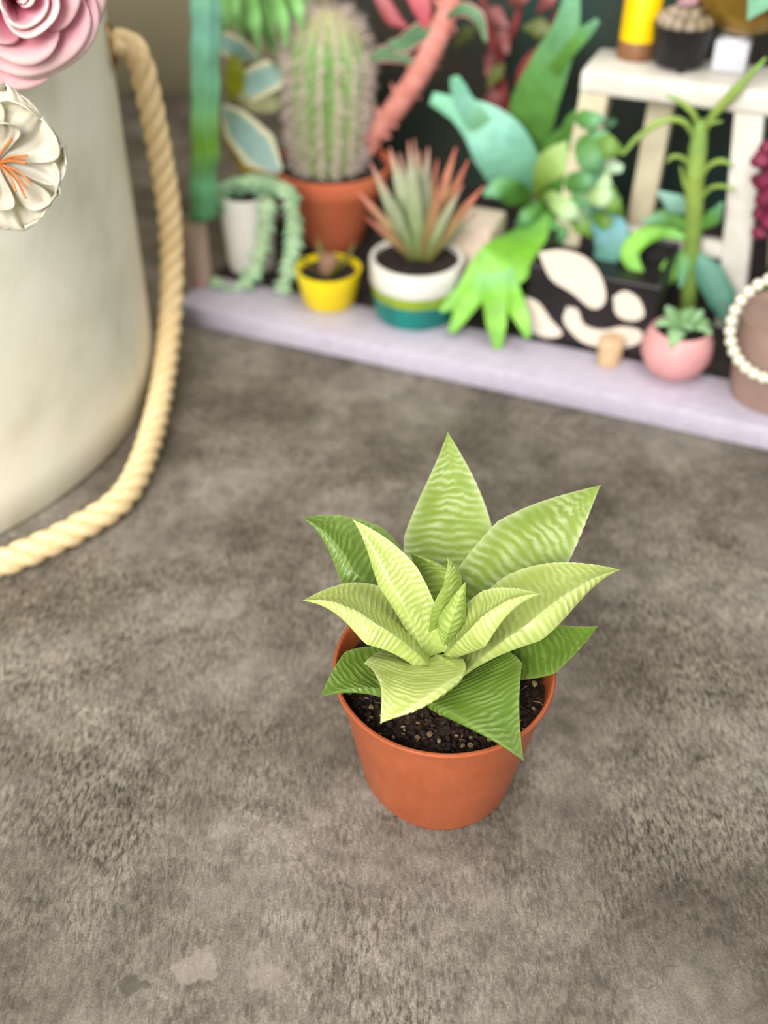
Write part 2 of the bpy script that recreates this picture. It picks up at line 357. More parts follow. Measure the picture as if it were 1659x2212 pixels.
LEAVES = [
    # base             L margin            R margin            keel               tip
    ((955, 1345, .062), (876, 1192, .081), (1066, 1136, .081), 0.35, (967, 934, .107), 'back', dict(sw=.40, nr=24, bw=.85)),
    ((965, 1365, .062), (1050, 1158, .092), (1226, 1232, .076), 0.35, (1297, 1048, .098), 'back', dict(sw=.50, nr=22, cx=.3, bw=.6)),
    ((975, 1432, .064), (1100, 1240, .080), (1128, 1356, .086), (1162, 1388, .082), (1340, 1231, .090), 'bright', dict(sw=.42, nr=26, cx=.5, kcx=1.0, bw=.7, bk=.6)),
    ((952, 1405, .068), (1022, 1297, .086), (1037, 1340, .092), (1042, 1404, .0855), (1168, 1283, .100), 'bright', dict(sw=.42, chan=.3, nr=22, bk=.8, cx=.2, kcx=.5)),
    ((962, 1384, .070), (948, 1340, .081), (1006, 1330, .083), (972, 1376, .079), (1006, 1256, .098), 'mid', dict(sw=.36, nr=12, cx=.1)),
    ((938, 1372, .070), (992, 1288, .084), (950, 1290, .090), (918, 1312, .088), (965, 1202, .101), 'mid', dict(sw=.4, nr=14, cx=.2)),
    ((942, 1415, .068), (842, 1258, .090), (902, 1228, .0925), (818, 1268, .087), (761, 1122, .103), 'bright', dict(sw=.5, chan=.15, nr=26, cx=.3, kcx=.6, bw=.85)),
    ((950, 1372, .066), (880, 1235, .080), (995, 1268, .082), 0.4, (886, 1196, .090), 'mid', dict(sw=.6, nr=14)),
    ((955, 1442, .065), (825, 1270, .078), (806, 1346, .086), (780, 1386, .082), (653, 1298, .086), 'bright', dict(sw=.5, nr=26, cx=.5, kcx=.9, bw=.7, bk=.7)),
    ((905, 1408, .066), (786, 1436, .078), (1004, 1452, .080), (988, 1474, .078), (822, 1562, .076), 'bright', dict(sw=.40, nr=20, bw=.75, chan=.2, cx=-.35, kcx=.75, bk=.35)),
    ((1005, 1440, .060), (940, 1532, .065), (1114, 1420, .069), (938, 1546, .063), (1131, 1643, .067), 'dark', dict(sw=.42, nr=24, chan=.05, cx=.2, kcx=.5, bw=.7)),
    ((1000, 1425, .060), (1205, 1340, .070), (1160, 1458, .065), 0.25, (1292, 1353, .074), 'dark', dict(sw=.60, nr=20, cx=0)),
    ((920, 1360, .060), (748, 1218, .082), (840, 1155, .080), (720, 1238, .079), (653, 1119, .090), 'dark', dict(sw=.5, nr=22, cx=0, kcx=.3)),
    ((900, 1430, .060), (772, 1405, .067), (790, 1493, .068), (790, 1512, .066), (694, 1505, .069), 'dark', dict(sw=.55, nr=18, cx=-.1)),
]
for b_, l_, r_, k_, t_, mt, kw in LEAVES: leaf(b_, l_, r_, k_, t_, mt, **kw)
MB().lathe([(0.002, 0.040), (0.006, 0.044), (0.006, 0.049), (0.003, 0.052), (0.001, 0.053)], PC + V3((-.001, .001, 0)), n=20).build('stem', LM['dark'], plant)

# ------------------------------------------------------------------ hat box with rope handle
BC = V3((-0.27, 0.425, 0)); BR0, BR1, BH = 0.1545, 0.1585, 0.235
box = thing('hat_box', 'pale sage cream round box with a twisted rope handle', 'box', BC)
def box_material():
    t = NT('marbled_card'); tc = t.n('ShaderNodeTexCoord')
    def slant(scale, ang):
        r = t.n('ShaderNodeMapping'); r.inputs['Rotation'].default_value = (0, ang, 0); q = t.n('ShaderNodeMapping'); q.inputs['Scale'].default_value = scale
        t.l(tc.outputs['Object'], r.inputs['Vector']); t.l(r.outputs[0], q.inputs['Vector']); return q.outputs[0]
    f = t.noise(slant((1, .6, .22), -.6), 42, 4, 0.55, 0.3); g = t.noise(slant((1, .6, .3), -.45), 16, 3, 0.5, 0.2)
    c = t.ramp(f, [(0.3, (220, 218, 194)), (0.5, (238, 237, 216)), (0.7, (246, 244, 230))])
    c = t.mix(t.ramp(g, [(0.5, (0, 0, 0)), (0.68, (120, 120, 120))]), c, (226, 196, 166))
    return t.col(c, 0.45, 0.4)
def brr(h): return BR0 + (BR1 - BR0) * h / 0.2
MB().lathe([(0.0, 0.0), (brr(0) - .002, 0.0), (brr(0), 0.002)] + [(brr(BH * k / 12), BH * k / 12) for k in range(1, 12)] + [(brr(BH), BH - .001), (brr(BH) - .001, BH), (brr(BH) - .004, BH), (brr(BH) - .005, BH - .002), (brr(.01) - .005, .006), (0, .006)], BC, n=128, cap=False).build('body', box_material(), box)
# rope: from an eyelet near the top it hangs outside the box and lies round its foot
def on_box(u, v, z_guess=None):
    d = ray(u, v); best = None
    a = d.x * d.x + d.y * d.y; b = 2 * (d.x * (CAM.x - BC.x) + d.y * (CAM.y - BC.y)); c = (CAM.x - BC.x) ** 2 + (CAM.y - BC.y) ** 2 - BR1 ** 2
    disc = max(0, b * b - 4 * a * c); return CAM + d * ((-b - math.sqrt(disc)) / (2 * a))
rope_pts = [pdp(236, 100, 0.428), pdp(272, 92, 0.432), pdp(300, 128, 0.436), pdp(322, 215, 0.448), pdp(345, 330, 0.468), pdp(364, 450, 0.490), pdp(371, 560, 0.508), pdp(368, 680, 0.513),
            pz(356, 800, .013), pz(335, 910, .0075), pz(302, 1012, .0065), pz(258, 1082, .0065), pz(180, 1135, .0065), pz(90, 1180, .0065), pz(0, 1216, .0065), pz(-110, 1250, .0065)]
RC = catmull(rope_pts, 260)
m = MB()
for sidx in range(3):
    pts = []; sd = None; ln = 0
    for i, p in enumerate(RC):
        tan = (RC[min(i + 1, 259)] - RC[max(i - 1, 0)]).normalized()
        sd = tan.orthogonal().normalized() if sd is None else (sd - tan * sd.dot(tan)).normalized()
        up = tan.cross(sd); ln += (RC[i] - RC[i - 1]).length if i else 0
        q = 2 * math.pi * (ln / 0.026 + sidx / 3)
        pts.append(p + (sd * math.cos(q) + up * math.sin(q)) * 0.0027)
    m.tube(pts, 0.0066, n=10, res=260)
t = NT('cotton_rope'); v = t.coord(); f = t.noise(v, 500, 4, 0.7); t.bump(f, 0.5, 0.0008)
rope = m.build('rope_handle', t.col(t.ramp(f, [(0.3, (222, 190, 136)), (0.7, (246, 222, 176))]), 0.85, 0.2), box); lab(rope, 'tan three-strand twisted rope handle')
er = on_box(240, 98); en = (er - BC); en.z = 0; en.normalize()
MB().lathe([(0.0075, 0.0), (0.0095, 0.0), (0.0095, 0.0012), (0.0075, 0.0012)], er, axis=en, n=28, cap=False).build('eyelet', simple('brass_eyelet', (170, 140, 90), None, 80, 0.35, metal=0.8), box)

# ------------------------------------------------------------------ foam rose hanging in front of the box
def frame(axis, up=UZ):
    z = V3(axis).normalized(); x = V3(up).cross(z).normalized(); return x, z.cross(x), z
rc = pdp(40, -2, 0.318); tocam = (CAM - rc).normalized()
rx, ry, rz = frame(tocam + V3((0.15, -0.1, -0.15)))
rose = thing('artificial_rose', 'pink foam rose with pale petal edges hanging before the round box', 'flower', rc)
def rose_material():
    t = NT('rose_foam'); a = t.attr('along'); v = t.coord(); f = t.noise(v, 90, 3)
    c = t.ramp(a, [(0.0, (150, 40, 70)), (0.4, (204, 112, 134)), (0.68, (212, 148, 160)), (0.86, (224, 178, 182)), (1.0, (232, 204, 198))])
    c = t.mix(0.3, c, t.ramp(f, [(0.35, (205, 170, 180)), (0.65, (255, 245, 245))]), 'MULTIPLY'); t.bump(t.noise(v, 1500, 2), 0.12, 0.0004)
    return t.col(c, 0.6, 0.3, 0.15)
ROSEM = rose_material()
def rloc(r, q, h): return rc + rx * (r * math.cos(q)) + ry * (r * math.sin(q)) + rz * h
def rose_petal(q0, span, r0, r1, h0, h1, curl, seed):
    m = MB(); rows = []; NA, NH = 30, 16
    for i in range(NH + 1):
        t = i / NH; row = []
        for j in range(NA + 1):
            x = -1 + 2 * j / NA; edge = math.sqrt(max(0, 1 - abs(x) ** 3.2))
            tt = t * (0.42 + 0.58 * edge); q = q0 + x * span / 2 * (0.75 + 0.25 * t)
            r = r0 + (r1 - r0) * math.sin(tt * math.pi / 2 * 0.98) ** 0.9 + 0.0006 * math.sin(5 * x + seed) * tt
            r += curl * max(0, (tt - 0.72) / 0.28) ** 2 + 0.0022 * x * tt
            h = h0 + (h1 - h0) * tt - curl * 0.55 * max(0, (tt - 0.8) / 0.2) ** 2 + 0.0009 * mnoise.noise(V3((x * 2, seed, tt * 2))) * tt
            row.append(m.v(rloc(r, q, h), tt, abs(x)))
        rows.append(row)
    m.grid(rows, closed=False); return m.build('petal', ROSEM, rose, solid=0.0010)
# (centre angle, span, base radius, rim radius, base height, rim height, curl)
RP = [(0.3, 5.6, 0.0004, 0.0016, -0.008, 0.0050, 0.0002)]
for k in range(3): RP.append((k * 2.2 + 0.4, 3.9, 0.0012, 0.0036 + 0.0016 * k, -0.010, 0.0062 - 0.0008 * k, 0.0006))
for k in range(3): RP.append((k * 2.1 + 5.2, 3.0, 0.003, 0.0092 + 0.0016 * k, -0.013, 0.0048 - 0.0010 * k, 0.0018))
for k in range(4): RP.append((k * 2.3 + 4.3, 2.7, 0.005, 0.0150 + 0.0019 * k, -0.015, 0.0012 - 0.0016 * k, 0.0034))
for k in range(5): RP.append((k * 2.52 + 5.2, 2.5, 0.006, 0.0222 + 0.0012 * k, -0.017, -0.0050 - 0.0010 * k, 0.0040))
for k, a in enumerate(RP): rose_petal(*a, k)
green = simple('stem_green', (92, 128, 62), (70, 104, 46), 80, 0.6)
MB().tube([rloc(0, 0, -0.0165), rloc(0, 0, -0.03) + V3((-.012, .012, .012)), V3((-0.155, 0.335, 0.250)), V3((-0.20, 0.375, 0.262)), V3((-0.235, 0.415, 0.2)), V3((-0.25, 0.43, 0.03))], 0.0028, n=8, res=40).build('stem', green, rose)

# ------------------------------------------------------------------ white blossom below the rose
def cream_material():
    t = NT('blossom_cream'); v = t.coord(); f = t.noise(v, 120, 3)
    c = t.ramp(f, [(0.3, (188, 180, 158)), (0.7, (206, 199, 180))]); t.bump(t.noise(t.coord(), 400, 3), 0.15, 0.0008)
    return t.col(c, 0.55, 0.3, 0.25)
CREAM = cream_material(); STAM = simple('stamen_orange', (200, 128, 70), (176, 104, 52), 200, 0.6)
def blossom(center, axis, R, label, petals, stem_pts, stamens=True, seed=1):
    bx, by, bz = frame(axis); o = thing('white_blossom', label, 'flower', center, None)
    def loc(x, y, z): return center + bx * x + by * y + bz * z
    for k, (q, ln, wd, lift, cur) in enumerate(petals):
        m = MB(); rows = []; NA, NH = 44, 26
        for i in range(NH + 1):
            t = i / NH; row = []
            wprof = (0.16 + 0.95 * math.sin(min(1, t * 1.12) ** 1.25 * math.pi * 0.62)) * math.sqrt(max(0, 1 - t ** 7)) * 0.92
            for j in range(NA + 1):
                x = -1 + 2 * j / NA
                rr = R * ln * (0.06 + 0.94 * t * (1 - 0.10 * abs(x) ** 2 * t) - 0.05 * t * t * max(0, 1 - abs(x) * 3))
                y = x * wd * R * wprof
                z = R * (lift * t + cur * t * t + 0.16 * (x * x) * t * (1 if k % 2 else .7) + 0.05 * t * math.sin(x * 6 + k * 2.1 + seed) * (0.3 + t) + 0.016 * t * math.sin(x * 19 + k + 2.5 * math.sin(t * 3 + k)) + 0.15 * t * mnoise.noise(V3((x * 2.0, t * 2.4, k * 3.7 + seed))))
                row.append(m.v(loc(rr * math.cos(q) - y * math.sin(q), rr * math.sin(q) + y * math.cos(q), z), t, abs(x)))
            rows.append(row)
        m.grid(rows, closed=False); m.build('petal', CREAM, o, solid=0.0005)
    if stamens:
        r_ = random.Random(seed)
        for k, (q, ln, hh) in enumerate([(-.0, .38, .28), (.12, .42, .34), (-.12, .36, .42), (-.75, .52, .3), (-.95, .50, .26), (-1.15, .58, .3), (-1.3, .42, .4), (.9, .4, .4), (1.8, .45, .35), (2.6, .45, .35), (3.4, .45, .35), (4.2, .45, .35)]):
            p0 = loc(0, 0, R * .05); p2 = loc(R * ln * math.cos(q), R * ln * math.sin(q), R * hh); p1 = loc(R * ln * .5 * math.cos(q + .2), R * ln * .5 * math.sin(q + .2), R * hh * .75)
            MB().tube([p0, p1, p2], [R * .035, R * .03, R * .042], n=7, res=12).build('stamen', STAM, o)
    MB().tube([loc(0, 0, -0.001)] + stem_pts, 0.0022, n=8, res=40).build('stem', green, o)
    return o
bc = pdp(-6, 352, 0.312)
blossom(bc, (CAM - bc).normalized() + V3((0.1, 0, -0.05)), 0.0206, 'ruffled cream white blossom with orange stamens below the pink rose',
        [(0.05, 1.08, .50, -.03, -.10), (1.2, 1.14, .54, -.02, -.08), (2.4, 1.0, .5, -.03, -.1), (3.6, 1.0, .5, -.03, -.1), (4.85, 1.04, .56, -.05, -.05), (5.62, .98, .42, .02, -.06),
         (0.62, .98, .56, .20, -.02), (1.9, .95, .5, .22, 0), (3.0, .8, .4, .22, 0), (4.1, .7, .4, .2, 0), (1.5, .62, .38, .42, .05)],
        [bc + V3((-.012, .03, .012)), V3((-0.17, 0.325, 0.235)), V3((-0.215, 0.36, 0.262)), V3((-0.25, 0.405, 0.2)), V3((-0.26, 0.42, 0.03))])

# ------------------------------------------------------------------ plant tray: lavender board, dark planting bed, backboard
tray = thing('plant_tray', 'long lavender white board with dark planting bed and dark green backboard', 'tray', A0)
TL, TR = -0.004, 0.62                                     # along the front edge
def tp(a, d, z): return A0 + E1 * a + E2 * d + UZ * z
lav = NT('lavender_paint'); v = lav.coord((1, 1, 1), (0, 0, 0.39)); f = lav.noise(lav.coord((3, 12, 12)), 40, 4)
LAV = lav.col(lav.ramp(f, [(0.3, (174, 166, 180)), (0.7, (194, 186, 200))]), 0.5, 0.35)
MB().box(tp(TL, 0, 0), E1 * (TR - TL), E2 * 0.036, UZ * ZB, 0.0012).build('front_board', LAV, tray)
BEDM = simple('dark_bed', (52, 42, 36), (30, 24, 22), 120, 0.9, 0.5)
m = MB(); rows = []
for i in range(60):
    row = []
    for j in range(26):
        a = TL + 0.002 + (TR - TL - 0.004) * i / 59; d = 0.036 + 0.176 * j / 25; p = tp(a, d, ZB - 0.001)
        p.z += 0.0015 * mnoise.noise(p * 90); row.append(m.v(p))
    rows.append(row)
m.grid(rows, closed=False); m.box(tp(TL + .001, .0365, 0), E1 * (TR - TL - .002), E2 * .175, UZ * (ZB - .004)); m.build('planting_bed', BEDM, tray)
BACKM = simple('backboard_green', (34, 66, 58), (62, 52, 42), 7, 0.7)
MB().box(tp(TL, 0.212, 0), E1 * (TR - TL), E2 * 0.008, UZ * 0.33, 0.001).build('backboard', BACKM, tray)

NV = -E2 + V3((0, 0, 0.35))                                # the way the plants face: out over the front board
def leafm(m, pts, d, w, th=0.0022, res=18, n=10, dd=None, nrm=None, groove=0.0):
    """leaf along photo points pts at depth d behind the front edge (dd: extra depth per point); w in pixels"""
    P = [pd(u, v, d + (dd[i] if dd else 0)) for i, (u, v) in enumerate(pts)]
    k = 1 / pxm(P[len(P) // 2]); ww = [x * k for x in w] if isinstance(w, (list, tuple)) else w * k
    tt = [min(th, x * .8) for x in ww] if isinstance(ww, list) else min(th, ww * .8)
    m.tube(P, ww, tt, nrm if nrm is not None else NV, n=n, res=res, groove=groove); return m
def stemm(m, pts, d, w, res=18, n=10, dd=None):
    P = [pd(u, v, d + (dd[i] if dd else 0)) for i, (u, v) in enumerate(pts)]
    k = 1 / pxm(P[len(P) // 2]); m.tube(P, [x * k for x in w] if isinstance(w, (list, tuple)) else w * k, n=n, res=res); return m
def pot_at(u, v, z=ZB): P = pz(u, v, z); return P, 1 / pxm(P), dof_base(u, v, z)
soil_dark = simple('soil_dark', (46, 34, 28), (26, 20, 16), 200, 0.9, 0.5)
def soil_disc(P, r, z, parent, n=28):
    m = MB(); rows = []
    for i in range(7):
        rows.append([m.v(V3((P.x, P.y, 0)) + V3((r * i / 6 * math.cos(6.2832 * j / n), r * i / 6 * math.sin(6.2832 * j / n), z + .0008 * mnoise.noise(V3((i * 1.3, j * 1.7, z * 99)))))) for j in range(n)])
    m.grid(rows); return m.build('soil', soil_dark, parent)

# --- slim columnar plant at the left end
P, k, d = pot_at(434, 612); o = thing('columnar_cactus', 'tall slim green columnar cactus in a narrow beige pot at tray end', 'potted plant', P)
MB().lathe([(0, 0), (24 * k, 0), (25 * k, .002), (27 * k, 140 * k), (27 * k, 146 * k), (24 * k, 146 * k), (22 * k, 130 * k), (0, 130 * k)], P, n=28, cap=False).build('pot', simple('beige_clay', (178, 162, 140), (190, 150, 140), 30, 0.6), o)
COLM = gradient('column_green', [(0.0, (90, 150, 100)), (0.2, (120, 196, 140)), (0.38, (130, 186, 60)), (0.55, (140, 214, 160)), (0.8, (150, 224, 200)), (1.0, (160, 228, 176))], scale=60)
ys = [(436, 470), (440, 430), (437, 380), (444, 330), (440, 270), (443, 200), (441, 130), (444, 60), (442, 0), (440, -70)]
m = MB(); c = catmull([pd(u, v, d) for u, v in ys], 60); rows = []
for i, p in enumerate(c):
    t = i / 59; row = []
    for j in range(24):
        q = 6.2832 * j / 24; r = 25 * k * (1 + .13 * math.cos(q * 5) + .05 * math.sin(t * 46)) * (1 if t < .96 else (1 - t) * 20 + .2)
        row.append(m.v(p + V3((r * math.cos(q), r * math.sin(q), 0)), t, 0))
    rows.append(row)
m.grid(rows); m.F.append(tuple(rows[-1])); m.build('column', COLM, o)

# --- trailing plant in a white pot
P, k, d = pot_at(545, 572); o = thing('trailing_succulent', 'cream white pot with pale mint stems trailing down its sides', 'potted plant', P)
hh = 165 * k
MB().lathe([(0, 0), (48 * k, 0), (50 * k, .002), (58 * k, hh - .003), (58 * k, hh), (54 * k, hh), (50 * k, hh - .006), (0, hh - .006)], P, n=36, cap=False).build('pot', simple('cream_glaze', (246, 242, 232), (236, 230, 222), 30, 0.35), o)
soil_disc(P, 52 * k, P.z + hh - .005, o)
MINT = gradient('mint_stem', [(0.0, (190, 212, 170)), (0.5, (176, 206, 160)), (1.0, (150, 194, 156))])
for pts, dd, w in (([(575, 405), (612, 400), (634, 440), (636, 510), (626, 575), (612, 640)], [0, -.01, -.012, -.012, -.02, -.025], [26, 34, 40, 40, 38, 22]),
                   ([(520, 405), (492, 400), (478, 420), (474, 450)], [0, -.006, -.01, -.01], [26, 36, 38, 18]),
                   ([(575, 410), (580, 440), (572, 500), (560, 560), (535, 605), (495, 628), (468, 600)], [0, -.014, -.018, -.020, -.026, -.03, -.03], [30, 40, 42, 40, 44, 36, 18]),
                   ([(500, 400), (545, 392), (590, 400)], [-.008, -.012, -.008], [26, 36, 26]), ([(510, 395), (550, 382), (600, 392)], [.004, .004, .004], [26, 34, 26])):
    m = MB(); leafm(m, pts, d, [x * .5 for x in w], 0.004, res=24, dd=dd); C_ = catmull([pd(u, v, d + dd[i]) for i, (u, v) in enumerate(pts)], 22)
    for i in range(1, 22):
        for sg in (-1, 1):
            e = (E1 * sg * rnd.uniform(.5, 1) - E2 * rnd.uniform(.1, .9) - UZ * rnd.uniform(-.1, .7)).normalized(); m.tube([C_[i], C_[i] + e * 13 * k, C_[i] + e * 26 * k], [8 * k, 15 * k, 4 * k], .003, NV, n=8, res=7)
    m.build('trailing_stem', MINT, o)

# --- ribbed cactus in a terracotta bowl
P, k, d = pot_at(722, 520); o = thing('barrel_cactus', 'ribbed spiny cactus in a broad terracotta bowl', 'potted plant', P)
zr = pd(690, 345, d).z
prof = [(0, 0), (58 * k, 0), (62 * k, .002), (112 * k, zr - P.z - .012), (122 * k, zr - P.z - .009), (124 * k, zr - P.z), (118 * k, zr - P.z), (110 * k, zr - P.z - .008), (0, zr - P.z - .008)]
MB().lathe(prof, P, n=48, cap=False).build('bowl', simple('terracotta', (226, 128, 88), (214, 112, 76), 40, 0.6), o)
soil_disc(P, 114 * k, zr - .003, o)
cb = pd(708, 372, d); ct = pd(708, 22, d); ca = ct - cb; L = ca.length; cu = ca.normalized(); cx_ = cu.cross(E2).normalized(); cy_ = cu.cross(cx_)
m = MB(); rows = []; NR = 14; sp = MB()
def cact_r(t): return 72 * k * (0.86 + .18 * math.sin(t * 2.4)) * (math.sqrt(max(0, 1 - max(0, (t - .70) / .30) ** 2.3)) if t > .7 else 1)
for i in range(50):
    t = i / 49; r = max(cact_r(t), 1e-4); row = []
    for j in range(112):
        q = 6.2832 * j / 112; rr = r * (1 - .10 * (1 - abs(math.cos(q * NR / 2)) ** .7))
        row.append(m.v(cb + cu * (L * t) + cx_ * (rr * math.cos(q)) + cy_ * (rr * math.sin(q)), t, abs(math.cos(q * NR / 2))))
    rows.append(row)
m.grid(rows); m.F.append(tuple(rows[-1]))
m.build('cactus_body', gradient('cactus_green', [(0, (150, 166, 116)), (0.5, (140, 176, 100)), (0.8, (146, 190, 110)), (1.0, (200, 196, 140))], edge=((206, 200, 160), .9), scale=200), o)
for ri in range(NR):
    q = 6.2832 * ri / NR
    for s in range(26):
        t = .02 + .95 * s / 25; r = cact_r(t); rad = cx_ * math.cos(q) + cy_ * math.sin(q); tang = rad.cross(cu); p = cb + cu * (L * t) + rad * r
        nn = rad if t < .8 else (rad + cu * 1.2).normalized()
        for a in range(7):
            dv = (nn * rnd.uniform(.5, 1) + tang * rnd.uniform(-.9, .9) + cu * rnd.uniform(-.7, .7)).normalized() * rnd.uniform(16, 34) * k
            sp.tube([p, p + dv], [.0005, .0002], n=3, res=2)
tag(sp.build('spines', simple('spine_pink', (232, 214, 204), (214, 196, 184), 100, 0.6), o), 'pale pinkish spines', None, kind='stuff')

# --- variegated rubber plant behind it, at the left
P, k, d = pot_at(560, 492); o = thing('variegated_rubber_plant', 'rubber plant with blue green leaves edged in cream behind white pot', 'plant', P)
VAR = gradient('variegated_leaf', [(0, (160, 188, 160)), (0.5, (166, 204, 196)), (1, (190, 214, 206))], edge=((232, 226, 190), .6))
st = MB(); stemm(st, [(560, 495), (556, 380), (540, 250), (535, 130), (540, 60)], d, [20, 18, 16, 14, 8]); st.build('stem', simple('bark_stem', (110, 92, 66), (84, 70, 52), 90, 0.7), o)
for pts, w, dd, mt in (([(480, 232), (510, 270), (560, 325), (604, 372)], [16, 74, 92, 20], [-.02, -.028, -.03, -.03], VAR), ([(480, 250), (500, 300), (540, 352), (580, 385)], [8, 40, 56, 10], [-.012, -.018, -.02, -.02], gradient('yellow_edge_leaf', [(0, (200, 170, 90)), (1, (190, 160, 40))])),
                       ([(620, 148), (590, 160), (540, 185), (500, 210)], [12, 64, 70, 12], [0, -.01, -.012, -.012], VAR), ([(640, 208), (590, 222), (545, 222), (510, 205)], [10, 38, 36, 10], [0, -.012, -.014, -.014], gradient('cream_leaf', [(0, (150, 160, 110)), (1, (196, 190, 140))])),
                       ([(560, 130), (520, 110), (480, 90), (466, 80)], [12, 50, 46, 10], [0, -.006, -.01, -.012], VAR)):
    m = MB(); leafm(m, pts, d, w, 0.0018, res=20, dd=dd, groove=.12); m.build('leaf', mt, o)
m = MB(); leafm(m, [(505, 118), (508, 150), (506, 190), (500, 216)], d, [12, 46, 50, 16], .006, dd=[-.012] * 4); m.build('new_leaf', gradient('lime_leaf', [(0, (150, 160, 40)), (1, (190, 196, 30))]), o)

# --- bright green drooping fern over the left
P, k, d = pot_at(600, 478); d = .175; P = tp((P - A0).dot(E1), d, ZB); o = thing('drooping_fern', 'bright green drooping plant with finger leaves at upper left', 'plant', P)
FERN = gradient('fern_green', [(0, (120, 180, 90)), (0.6, (144, 212, 116)), (1, (170, 226, 150))])
st = MB(); st.tube([P, P + UZ * .09, pd(600, 40, d), pd(575, -70, d)], [.004, .0035, .003, .002], n=8, res=16); st.build('stem', green, o)
for pts, w, dz in (([(575, -60), (510, -30), (475, 10), (470, 60)], [10, 34, 36, 12], -.04), ([(575, -60), (540, -20), (530, 40), (530, 100)], [10, 36, 40, 14], -.045), ([(575, -60), (560, -20), (575, 50), (592, 115)], [10, 38, 42, 16], -.05),
                ([(575, -60), (600, -30), (630, 20), (655, 90)], [10, 44, 50, 16], -.03), ([(575, -60), (620, -50), (650, -20), (664, 20)], [10, 34, 34, 12], -.045), ([(580, -60), (600, 0), (620, 70), (630, 130)], [8, 30, 34, 10], -.012), ([(575, -60), (530, -50), (485, -40), (455, -10)], [10, 30, 30, 10], -.02), ([(575, -60), (525, -40), (492, 20), (485, 95)], [10, 30, 34, 10], -.075), ([(575, -60), (545, -30), (548, 40), (560, 110)], [10, 32, 36, 10], -.085), ([(575, -60), (585, -30), (606, 30), (618, 96)], [10, 32, 38, 12], -.09), ([(575, -60), (610, -40), (640, 10), (652, 60)], [10, 32, 34, 10], -.09), ([(575, -60), (510, -50), (505, 10), (512, 70)], [10, 28, 30, 8], -.09)):
    m = MB(); leafm(m, pts, d, w, .003, res=18, dd=[0, dz * .6, dz, dz]); m.build('leaf', FERN, o)

# --- coral stemmed succulent
P = tp(.165, .15, ZB); d = .15; o = thing('coral_stem_plant', 'plant with thick rough coral pink stem leaning right', 'plant', P)
CORAL = simple('coral_bark', (226, 152, 140), (200, 122, 110), 120, 0.7, .4)
m = MB(); stemm(m, [(768, 470), (765, 370), (790, 318), (850, 240), (905, 160), (945, 80), (972, 10), (985, -60)], d, [26, 34, 46, 52, 52, 50, 44, 30], res=40, n=12, dd=[0, -.004, -.03, -.04, -.042, -.042, -.04, -.04])
for i in range(46):
    a = i / 45; c = catmull([pd(u, v, d - .04) for u, v in [(790, 318), (850, 240), (905, 160), (945, 80), (972, 10)]], 46)[i]; q = i * 2.4
    dv = V3((math.cos(q), math.sin(q) * .5, math.sin(q))) ; m.tube([c + dv * .004, c + dv * .0085 + UZ * .002], [.004, .0006], n=5, res=4)
m.build('stem', CORAL, o)
PKL = gradient('pink_edge_leaf', [(0, (70, 110, 70)), (1, (110, 150, 110))], edge=((214, 150, 150), .75))
for pts, w, mt in (([(955, 60), (910, 70), (870, 95), (838, 92)], [10, 44, 40, 8], PKL), ([(900, 140), (860, 118), (820, 118), (788, 132)], [8, 34, 34, 8], PKL), ([(920, 66), (912, 20), (900, -20), (890, -70)], [12, 44, 52, 20], gradient('crimson_leaf', [(0, (200, 80, 96)), (1, (220, 130, 136))])),
                   ([(960, 40), (1000, 20), (1035, 40), (1050, 90)], [8, 30, 28, 8], PKL), ([(880, 60), (850, 40), (830, 10), (800, -30)], [8, 34, 34, 8], gradient('red_bud', [(0, (160, 60, 70)), (1, (190, 110, 110))]))):
    m = MB(); leafm(m, pts, d - .045, w, .003); m.build('leaf', mt, o)

# --- red foliage in the middle at the top
P = tp(.235, .175, ZB); d = .175; o = thing('red_foliage_plant', 'plant with tangled dark red stems and pink leaves at top', 'plant', P)
REDS = simple('red_stem', (160, 66, 66), (120, 50, 48), 90, .7); REDL = gradient('red_leaf', [(0, (96, 48, 46)), (0.6, (150, 84, 80)), (1, (196, 136, 132))]); OLV = gradient('olive_leaf', [(0, (84, 96, 50)), (1, (120, 124, 62))])
for pts in ([(1085, 420), (1075, 250), (1065, 160), (1060, 60), (1035, -20)], [(1085, 420), (1090, 240), (1080, 130), (1110, 60), (1130, -10)], [(1090, 420), (1120, 240), (1130, 150), (1180, 90), (1200, 20)]):
    m = MB(); stemm(m, pts, d, [16, 20, 22, 18, 8]); m.build('stem', REDS, o)
for i, (u, v, a, ln, w, mt) in enumerate([(1060, 190, 1.4, 60, 44, REDL), (1040, 20, .6, 70, 42, REDL), (1100, 10, -.5, 60, 44, REDL), (1075, 60, 1.2, 60, 36, REDL), (1120, 170, .3, 70, 34, REDL), (1090, 140, 2.2, 60, 36, OLV), (1130, 60, .2, 70, 46, OLV), (1160, 30, -.8, 70, 40, REDL), (1030, 60, 2.4, 60, 36, OLV), (1150, 120, .1, 80, 50, OLV), (1190, 80, .7, 60, 40, OLV), (1010, 10, 2.9, 60, 30, OLV), (1065, 110, 1.8, 56, 30, REDL), (1150, 170, -.4, 60, 34, REDL)]):
    m = MB(); leafm(m, [(u, v), (u + ln * .5 * math.cos(a), v + ln * .5 * math.sin(a) - 6), (u + ln * math.cos(a), v + ln * math.sin(a))], d - .012 - .003 * (i % 4), [8, w, 6], .003); m.build('leaf', mt, o)

